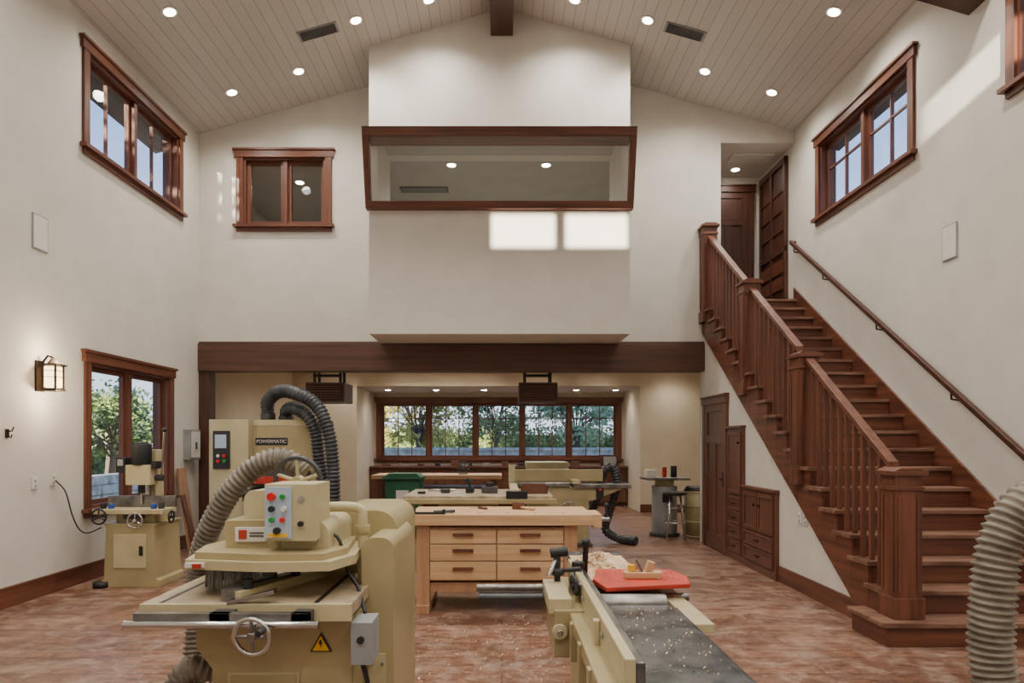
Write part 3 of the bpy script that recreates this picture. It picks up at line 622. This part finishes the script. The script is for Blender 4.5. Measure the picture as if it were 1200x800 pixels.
b.tube(smooth([(-.57,2.8,.93),(-.57,2.8,1.18),(-.58,2.8,1.225),(-.63,2.8,1.235),(-.72,2.8,1.235)],.015),.021,MACHL,16); b.cyl((-.57,2.8,1.0),(-.57,2.8,1.03),.03,MACH); b.cyl((-.57,2.8,1.13),(-.57,2.8,1.16),.03,MACH)
b.tube(smooth([(-.70,2.7,1.15),(-.64,2.68,1.12),(-.60,2.66,1.0),(-.55,2.62,.94),(-.51,2.55,.86)],.02),.007,BLACK,8)
b.box(-.535,-.46,2.42,2.56,.71,.86,LGREY); b.cyl((-.5,2.41,.80),(-.5,2.42,.80),.013,BLACK); b.tube(smooth([(-.5,2.45,.71),(-.48,2.45,.62),(-.5,2.5,.5),(-.56,2.6,.4)],.02),.009,BLACK,8)
b.prism([(-.70,.735),(-.62,.735),(-.66,.805)],'y',2.492,2.5,BLACK); b.prism([(-.691,.740),(-.629,.740),(-.66,.795)],'y',2.489,2.492,YEL)
b.prism([(-.663,.780),(-.668,.765),(-.660,.765),(-.664,.748),(-.652,.770),(-.660,.770),(-.656,.780)],'y',2.487,2.489,BLACK)
b.done(.006)
b=B('machine_dust_hose')
b.hose([(-.90,3.12,1.36),(-.99,3.12,1.42),(-1.10,3.12,1.40),(-1.22,3.12,1.30),(-1.33,3.15,1.14),(-1.41,3.2,.97),(-1.45,3.25,.8),(-1.44,3.2,.5),(-1.38,3.0,.2),(-1.33,2.9,.06)],.047,HOSE,.024,.16)
b.hose([(-1.1,2.62,.62),(-1.17,2.6,.64),(-1.22,2.6,.6),(-1.24,2.6,.5),(-1.24,2.65,.2),(-1.24,2.7,.05)],.045,HOSE,.024,.16)
b.done()
# ---------------------------------------------------------------- foreground jointer
b=B('jointer')
b.box(.37,.68,1.35,2.72,.81,.85,GREYT); b.box(.37,.68,2.86,4.0,.82,.86,GREYT); b.cyl((.37,2.79,.835),(.67,2.79,.835),.045,STEEL)
b.box(.68,.70,1.35,2.72,.80,.842,GREYT); b.box(.37,.68,2.72,2.74,.80,.846,CHROME)
b.prism([(1.45,.81),(3.9,.81),(3.3,.6),(2.1,.6)],'x',.39,.66,MACH)
b.box(.33,.70,2.1,3.3,0.05,.66,MACH); b.box(.30,.73,2.05,3.35,0,.05,DGREY)
b.box(.315,.345,1.75,3.25,.83,.945,MACHL); b.box(.345,.37,1.75,3.25,.86,.935,STEEL); b.box(.26,.33,1.75,3.3,.80,.85,MACH)
for y in (2.0,2.25,2.5,2.75,3.0): b.box(.25,.33,y-.02,y+.02,.70,.84,MACH)
for y in (2.2,2.75): b.box(.295,.315,y-.015,y+.015,.84,.93,MACHL)
for y in (2.12,2.62): b.cyl((.305,y,.90),(.315,y,.90),.012,CHROME,seg=6)
b.box(.20,.36,2.6,3.05,.68,.86,MACH); b.box(.18,.27,2.62,3.0,.84,.90,MACHL); b.cyl((.22,2.6,.78),(.22,2.585,.78),.03,MACHL); b.cyl((.22,2.585,.78),(.22,2.575,.78),.012,CHROME,seg=6)
b.cyl((-.11,2.98,.865),(.28,2.98,.865),.017,STEEL); b.cyl((-.10,2.90,.842),(.28,2.90,.842),.015,DGREY); b.box(-.10,.28,2.99,3.06,.83,.845,STEEL)
b.box(.20,.30,2.84,3.04,.78,.83,DGREY)
b.cyl((.24,2.95,.86),(.24,2.95,1.02),.014,BLACK); b.ball((.24,2.95,.94),.03,BLACK,(1,1,.7)); b.cyl((.21,2.95,1.02),(.285,2.95,1.03),.022,BLACK); b.cyl((.235,2.95,1.0),(.20,2.9,.93),.009,CHROME)
b.cyl((.37,3.05,.9),(.37,3.0,1.06),.013,BLACK); b.ball((.37,3.0,1.06),.02,BLACK); b.cyl((.33,3.0,.98),(.35,2.85,.90),.009,CHROME); b.cyl((.30,2.9,.88),(.36,2.9,.88),.03,CHROME)
b.cyl((.29,2.85,.86),(.29,2.85,.97),.011,CHROME); b.cyl((.25,2.85,.965),(.33,2.83,.975),.01,BLACK); b.cyl((.33,2.95,.88),(.33,2.95,.96),.022,DGREY); b.cyl((.33,2.95,.96),(.33,2.95,.985),.028,BLACK,seg=8)
b.wheel((.29,2.72,.93),(1,.3,.2),.035,.008,BLACK,3); b.cyl((.29,2.72,.93),(.33,2.73,.93),.008,STEEL)
b.tube(smooth([(.45,2.1,.6),(.42,1.95,.68),(.35,1.85,.66),(.3,1.85,.5),(.32,1.9,.2)],.03),.013,BLACK,8)
b.box(.70,.78,2.5,3.1,.80,.835,MACHL); b.cyl((.70,3.0,.82),(.82,3.0,.82),.018,STEEL)
b.done(.004)
b=B('red_cutter_guard'); b.prism([(.43,2.82),(.80,2.9),(.83,3.05),(.80,3.22),(.45,3.24),(.40,3.0)],'z',.8805,.90,RED); b.cyl((.72,3.0,.861),(.72,3.0,.8805),.03,STEEL); b.done(.004)
b=B('hand_plane')
b.prism([(.54,2.99),(.70,2.99),(.71,3.02),(.70,3.05),(.54,3.05)],'z',.901,.93,MAPLE); b.box(.64,.67,3.0,3.04,.93,.975,MAPLE,rot=(.3,'Y')); b.box(.56,.59,3.005,3.035,.93,.96,YEL); b.box(.60,.61,3.0,3.04,.925,.99,STEEL,rot=(-.5,'Y')); b.done(.004)
# shavings
def chips(bm_b,n,fx,size):
    k=bm_b.mi(CHIP)
    for i in range(n):
        x,y,z=fx(); a=random.random()*6.28; s=size*random.uniform(.4,1.3); w=s*random.uniform(.3,.7)
        d=Vector((math.cos(a),math.sin(a),random.uniform(-.2,.3))); e=Vector((-math.sin(a),math.cos(a),0)); c=Vector((x,y,z+.003))
        v=[bm_b.bm.verts.new(c+p) for p in (-d*s-e*w,d*s-e*w,d*s+e*w,-d*s+e*w)]
        v[1].co.z=z+.004+s*random.random()*.6
        v[0].co.z=z+.001; v[3].co.z=z+.001; v[2].co.z=v[1].co.z
        bm_b.bm.faces.new(v).material_index=k
b=B('wood_shavings')
def gx():
    r=random.gauss(0,.5); return (.3+r,3.6+random.gauss(0,.7),0)
chips(b,1300,gx,.005)
chips(b,400,lambda:(random.uniform(-.9,.9),random.uniform(4.6,5.9),0),.006)
chips(b,250,lambda:(-.9+random.gauss(0,.5),4.4+random.gauss(0,.6),0),.006)
b.done()
b=B('shavings_pile'); g=bmesh.ops.create_grid(b.bm,x_segments=24,y_segments=24,size=.5)
for v in g['verts']:
    x,y=v.co.x*.29,v.co.y*.7; h=max(0,.075*math.exp(-(x/.1)**2-(y/.2)**2)-.006+random.uniform(-.004,.004)); v.co=Vector((.525+x,3.5+y,.862+h))
for f_ in b.bm.faces: f_.material_index=b.mi(CHIP)
for i in range(1100):
    x=random.gauss(.5,.06); y=3.5+random.gauss(0,.13)
    if not(.38<x<.67): continue
    z=.862+.065*math.exp(-((x-.5)/.1)**2-((y-3.5)/.18)**2); chips(b,1,lambda:(x,y,z*1+random.random()*.006),.007)
chips(b,160,lambda:(random.uniform(.38,.67),random.uniform(1.9,2.7),.851),.003)
chips(b,120,lambda:(random.uniform(.46,.78),random.uniform(2.95,3.2),.901),.0035)
b.done()
# ---------------------------------------------------------------- right foreground duct
b=B('flexible_dust_duct')
b.hose([(1.98,2.35,0.0),(1.86,2.42,.3),(1.80,2.5,.65),(1.80,2.5,.95),(1.83,2.5,1.14),(1.91,2.5,1.265),(2.02,2.5,1.30),(2.2,2.5,1.28),(2.8,2.6,1.2),(3.6,2.7,1.2),(XR-.02,2.7,1.2)],.07,HOSE,.026,.12,24)
b.done()
# ---------------------------------------------------------------- right alcove items
b=B('spindle_sander'); X,Y=2.62,11.0
b.cyl((X,Y,0),(X,Y,.05),.24,DGREY); b.cyl((X,Y,.05),(X,Y,.8),.20,LGREY,seg=28); b.box(X-.34,X+.34,Y-.3,Y+.3,.9,.94,STEEL); b.cyl((X,Y,.8),(X,Y,.9),.15,MACHL); b.cyl((X,Y,.94),(X,Y,1.1),.035,RED)
b.box(X-.3,X-.15,Y-.1,Y+.1,.94,1.06,WHITE); b.cyl((X+.15,Y,.94),(X+.15,Y,1.12),.05,BLACK); b.box(X-.08,X+.08,Y-.22,Y-.2,.55,.7,BLACK); b.done(.006)
b=B('shop_stool'); X,Y=2.66,10.45
b.cyl((X,Y,.70),(X,Y,.74),.17,BLACK,seg=28); b.cyl((X,Y,.68),(X,Y,.70),.12,STEEL)
for a in range(4):
    t=a*math.pi/2+.6; b.cyl((X+.1*math.cos(t),Y+.1*math.sin(t),.69),(X+.2*math.cos(t),Y+.2*math.sin(t),0),.012,CHROME,seg=8)
b.torus((X,Y,.28),(0,0,1),.165,.009,CHROME); b.torus((X,Y,.5),(0,0,1),.13,.007,CHROME); b.done()
b=B('scrap_drum'); X,Y=3.12,10.85
b.cyl((X,Y,0),(X,Y,.72),.2,MACH,r2=.22,seg=28)
for z in (.02,.25,.5,.72): b.torus((X,Y,z),(0,0,1),.21 if z<.4 else .225,.01,MACHL)
b.cyl((X,Y,.72),(X,Y,.8),.23,BLACK,r2=.18); b.done()
b=B('shop_wall_clock'); b.box(2.35,2.75,16.1,16.3,.941,1.2,WDK['x']); b.box(2.4,2.7,16.09,16.1,.98,1.16,LGREY); b.done(.004)
b=B('counter_tool_set')
for i in range(12):
    x=-2.8+i*.40+random.uniform(-.05,.05); h=random.uniform(.04,.12); b.box(x,x+random.uniform(.08,.2),16.1,16.3,.941,.941+h,random.choice([BLACK,CAB['x'],LGREY,DGREY,WDK['x']]))
b.done(.004)
# ---------------------------------------------------------------- outdoors
GR=mat('outdoor_ground',(190,184,156),(130,136,100),.9,scale=.7)
LEAF=mat('foliage',(150,166,96),(78,104,58),.9,scale=1.5,detail=6)
LEAFP=mat('foliage_pale',(186,200,150),(120,142,100),.9,scale=1.5,detail=6)
LEAFY=mat('foliage_yellow',(226,200,104),(150,150,70),.9,scale=1.5,detail=6)
STONE=mat('stone_wall',(222,218,208),(170,166,156),.9,scale=5,bump=.6)
BARK=mat('bark',(110,96,84),None,.9)
b=B('outdoor_ground'); b.box(-60,60,-40,90,-.35,-.12,GR); b.done()
def tree(name,x,y,h,r,m,n=3200,ls=.1):
    b=B(name); b.cyl((x,y,-.12),(x+.1,y,h*.55),.12,BARK,r2=.07)
    cl=[]
    for i in range(26):
        a=random.random()*6.28; e=random.uniform(-.35,1); rad=r*random.uniform(.45,1)
        c=Vector((x+math.cos(a)*rad*math.cos(e),y+math.sin(a)*rad*math.cos(e),h*.62+h*.42*math.sin(e)))
        cl.append(c); b.tube([(x+.1,y,h*random.uniform(.3,.55)),Vector((x,y,h*.55)).lerp(c,.5)+Vector((0,0,.1)),c],.025,BARK,5)
    k=b.mi(m)
    for i in range(n):
        c=random.choice(cl)+Vector((random.gauss(0,r*.17),random.gauss(0,r*.17),random.gauss(0,r*.14)))
        u=Vector((random.gauss(0,1),random.gauss(0,1),random.gauss(0,1))).normalized(); w=u.orthogonal().normalized(); s=ls*random.uniform(.5,1.3)
        b.bm.faces.new([b.bm.verts.new(c+p) for p in (-u*s,-w*s*.5,u*s,w*s*.5)]).material_index=k
    b.done()
for i,(x,y,h,r,m) in enumerate([(-6,26,4.2,1.9,LEAF),(-3.0,24,3.6,1.4,LEAFY),(-.3,27.5,4.2,1.6,LEAF),(2.6,24.5,3.6,1.5,LEAFP),(5.6,27,4.6,1.8,LEAF),(-10,31,5,2.4,LEAF),(9.8,31,5,2.4,LEAF)]):
    tree('outdoor_tree',x,y,h,r,m,2600)
tree('outdoor_tree',-9.5,-3,7.0,2.6,LEAF,4500,.16); tree('outdoor_tree',11.5,14,7.5,2.4,LEAF,3500,.14); tree('outdoor_tree',-15.5,19,6.0,2.6,LEAFP,4000,.16)  # first tree is unseen, added to dapple sun entering the upper left window
tree('outdoor_shrub',-11.5,15.5,2.4,1.2,LEAFP,2600,.08); tree('outdoor_shrub',-10.6,18.5,2.6,1.3,LEAF,2600,.08); tree('outdoor_shrub',-13,22.5,3.2,1.6,LEAFP,2600,.1); tree('outdoor_shrub',-12.5,12.6,2.2,1.1,LEAF,2000,.08)
def hedge(name,x0,x1,y,h,n,axis='x',m=LEAF):
    b=B(name); k=b.mi(m)
    b.box(x0,x1,y,y+1,-.12,h,m) if axis=='x' else b.box(y-1,y,x0,x1,-.12,h,m)
    for i in range(n):
        u0=random.uniform(x0,x1); c=Vector((u0,y-random.random()*.3,random.uniform(-.1,h+.4))) if axis=='x' else Vector((y+random.random()*.3,u0,random.uniform(-.1,h+.4)))
        u=Vector((random.gauss(0,1),random.gauss(0,1),random.gauss(0,1))).normalized(); w=u.orthogonal().normalized(); s=.15
        b.bm.faces.new([b.bm.verts.new(c+p) for p in (-u*s,-w*s*.5,u*s,w*s*.5)]).material_index=k
    b.done()
hedge('clipped_hedge',-18,18,37,1.9,9000); hedge('clipped_hedge',8,33,-19,3.2,7000,'y')
b=B('garden_stone_wall'); b.box(-14,14,21,21.4,-.12,1.25,STONE) if False else b.box(-8,14,21,21.4,-.12,1.25,STONE); b.box(-8,14,20.95,21.45,1.25,1.33,STONE); b.done()
b=B('side_stone_wall')
for r_ in range(4):
    y=9.0+(r_%2)*.2
    while y<19: 
        L=random.uniform(.35,.7); b.box(-9.4-random.uniform(0,.03),-9.0+random.uniform(-.03,.03),y+.01,y+L-.01,-.12+r_*.22,-.12+r_*.22+.21,STONE); y+=L
b.done(.015)
b=B('sun_blocker'); b.box(-13.5,-12.5,-28,-8,-.12,5.2,STONE); b.done()  # unseen stone slab, added to block low sun at the lower left window
# roof eaves outside
b=B('roof_eave')
for s,XX in ((-1,XL-.2),(1,XR+.2)):
    b.prism([(XX,cz(XX)+.0),(XX+s*.55,cz(XX)-.155),(XX+s*.55,cz(XX)-.02),(XX,cz(XX)+.12)],'y',YF,YB+.2,WDK['y'])
b.done()
# world
w=bpy.data.worlds.new('sky'); SC.world=w; w.use_nodes=True; nt=w.node_tree; nt.nodes.clear()
o=nt.nodes.new('ShaderNodeOutputWorld'); bg=nt.nodes.new('ShaderNodeBackground'); tc=nt.nodes.new('ShaderNodeTexCoord'); sp=nt.nodes.new('ShaderNodeSeparateXYZ'); r=nt.nodes.new('ShaderNodeValToRGB')
r.color_ramp.elements[0].position=0; r.color_ramp.elements[0].color=(.76,.86,.98,1); r.color_ramp.elements[1].position=.5; r.color_ramp.elements[1].color=(.16,.34,.82,1)
nt.links.new(tc.outputs['Generated'],sp.inputs[0]); nt.links.new(sp.outputs[2],r.inputs[0]); nt.links.new(r.outputs[0],bg.inputs[0]); bg.inputs[1].default_value=2.1; nt.links.new(bg.outputs[0],o.inputs[0])
sl=bpy.data.lights.new('sun','SUN'); sl.energy=24; sl.angle=.008; sl.color=(1,.90,.72); so=bpy.data.objects.new('sun',sl); SC.collection.objects.link(so)
so.rotation_euler=Vector((DX,1,DZ)).to_track_quat('-Z','Y').to_euler(); so.location=(-5,-15,9)
# camera
cd=bpy.data.cameras.new('camera'); cd.lens=24; cd.sensor_width=36; cd.shift_x=.01; cd.shift_y=118/1200; cd.clip_start=.05
co=bpy.data.objects.new('camera',cd); SC.collection.objects.link(co); co.location=(0,0,1.5); co.rotation_euler=(math.pi/2,0,0); SC.camera=co
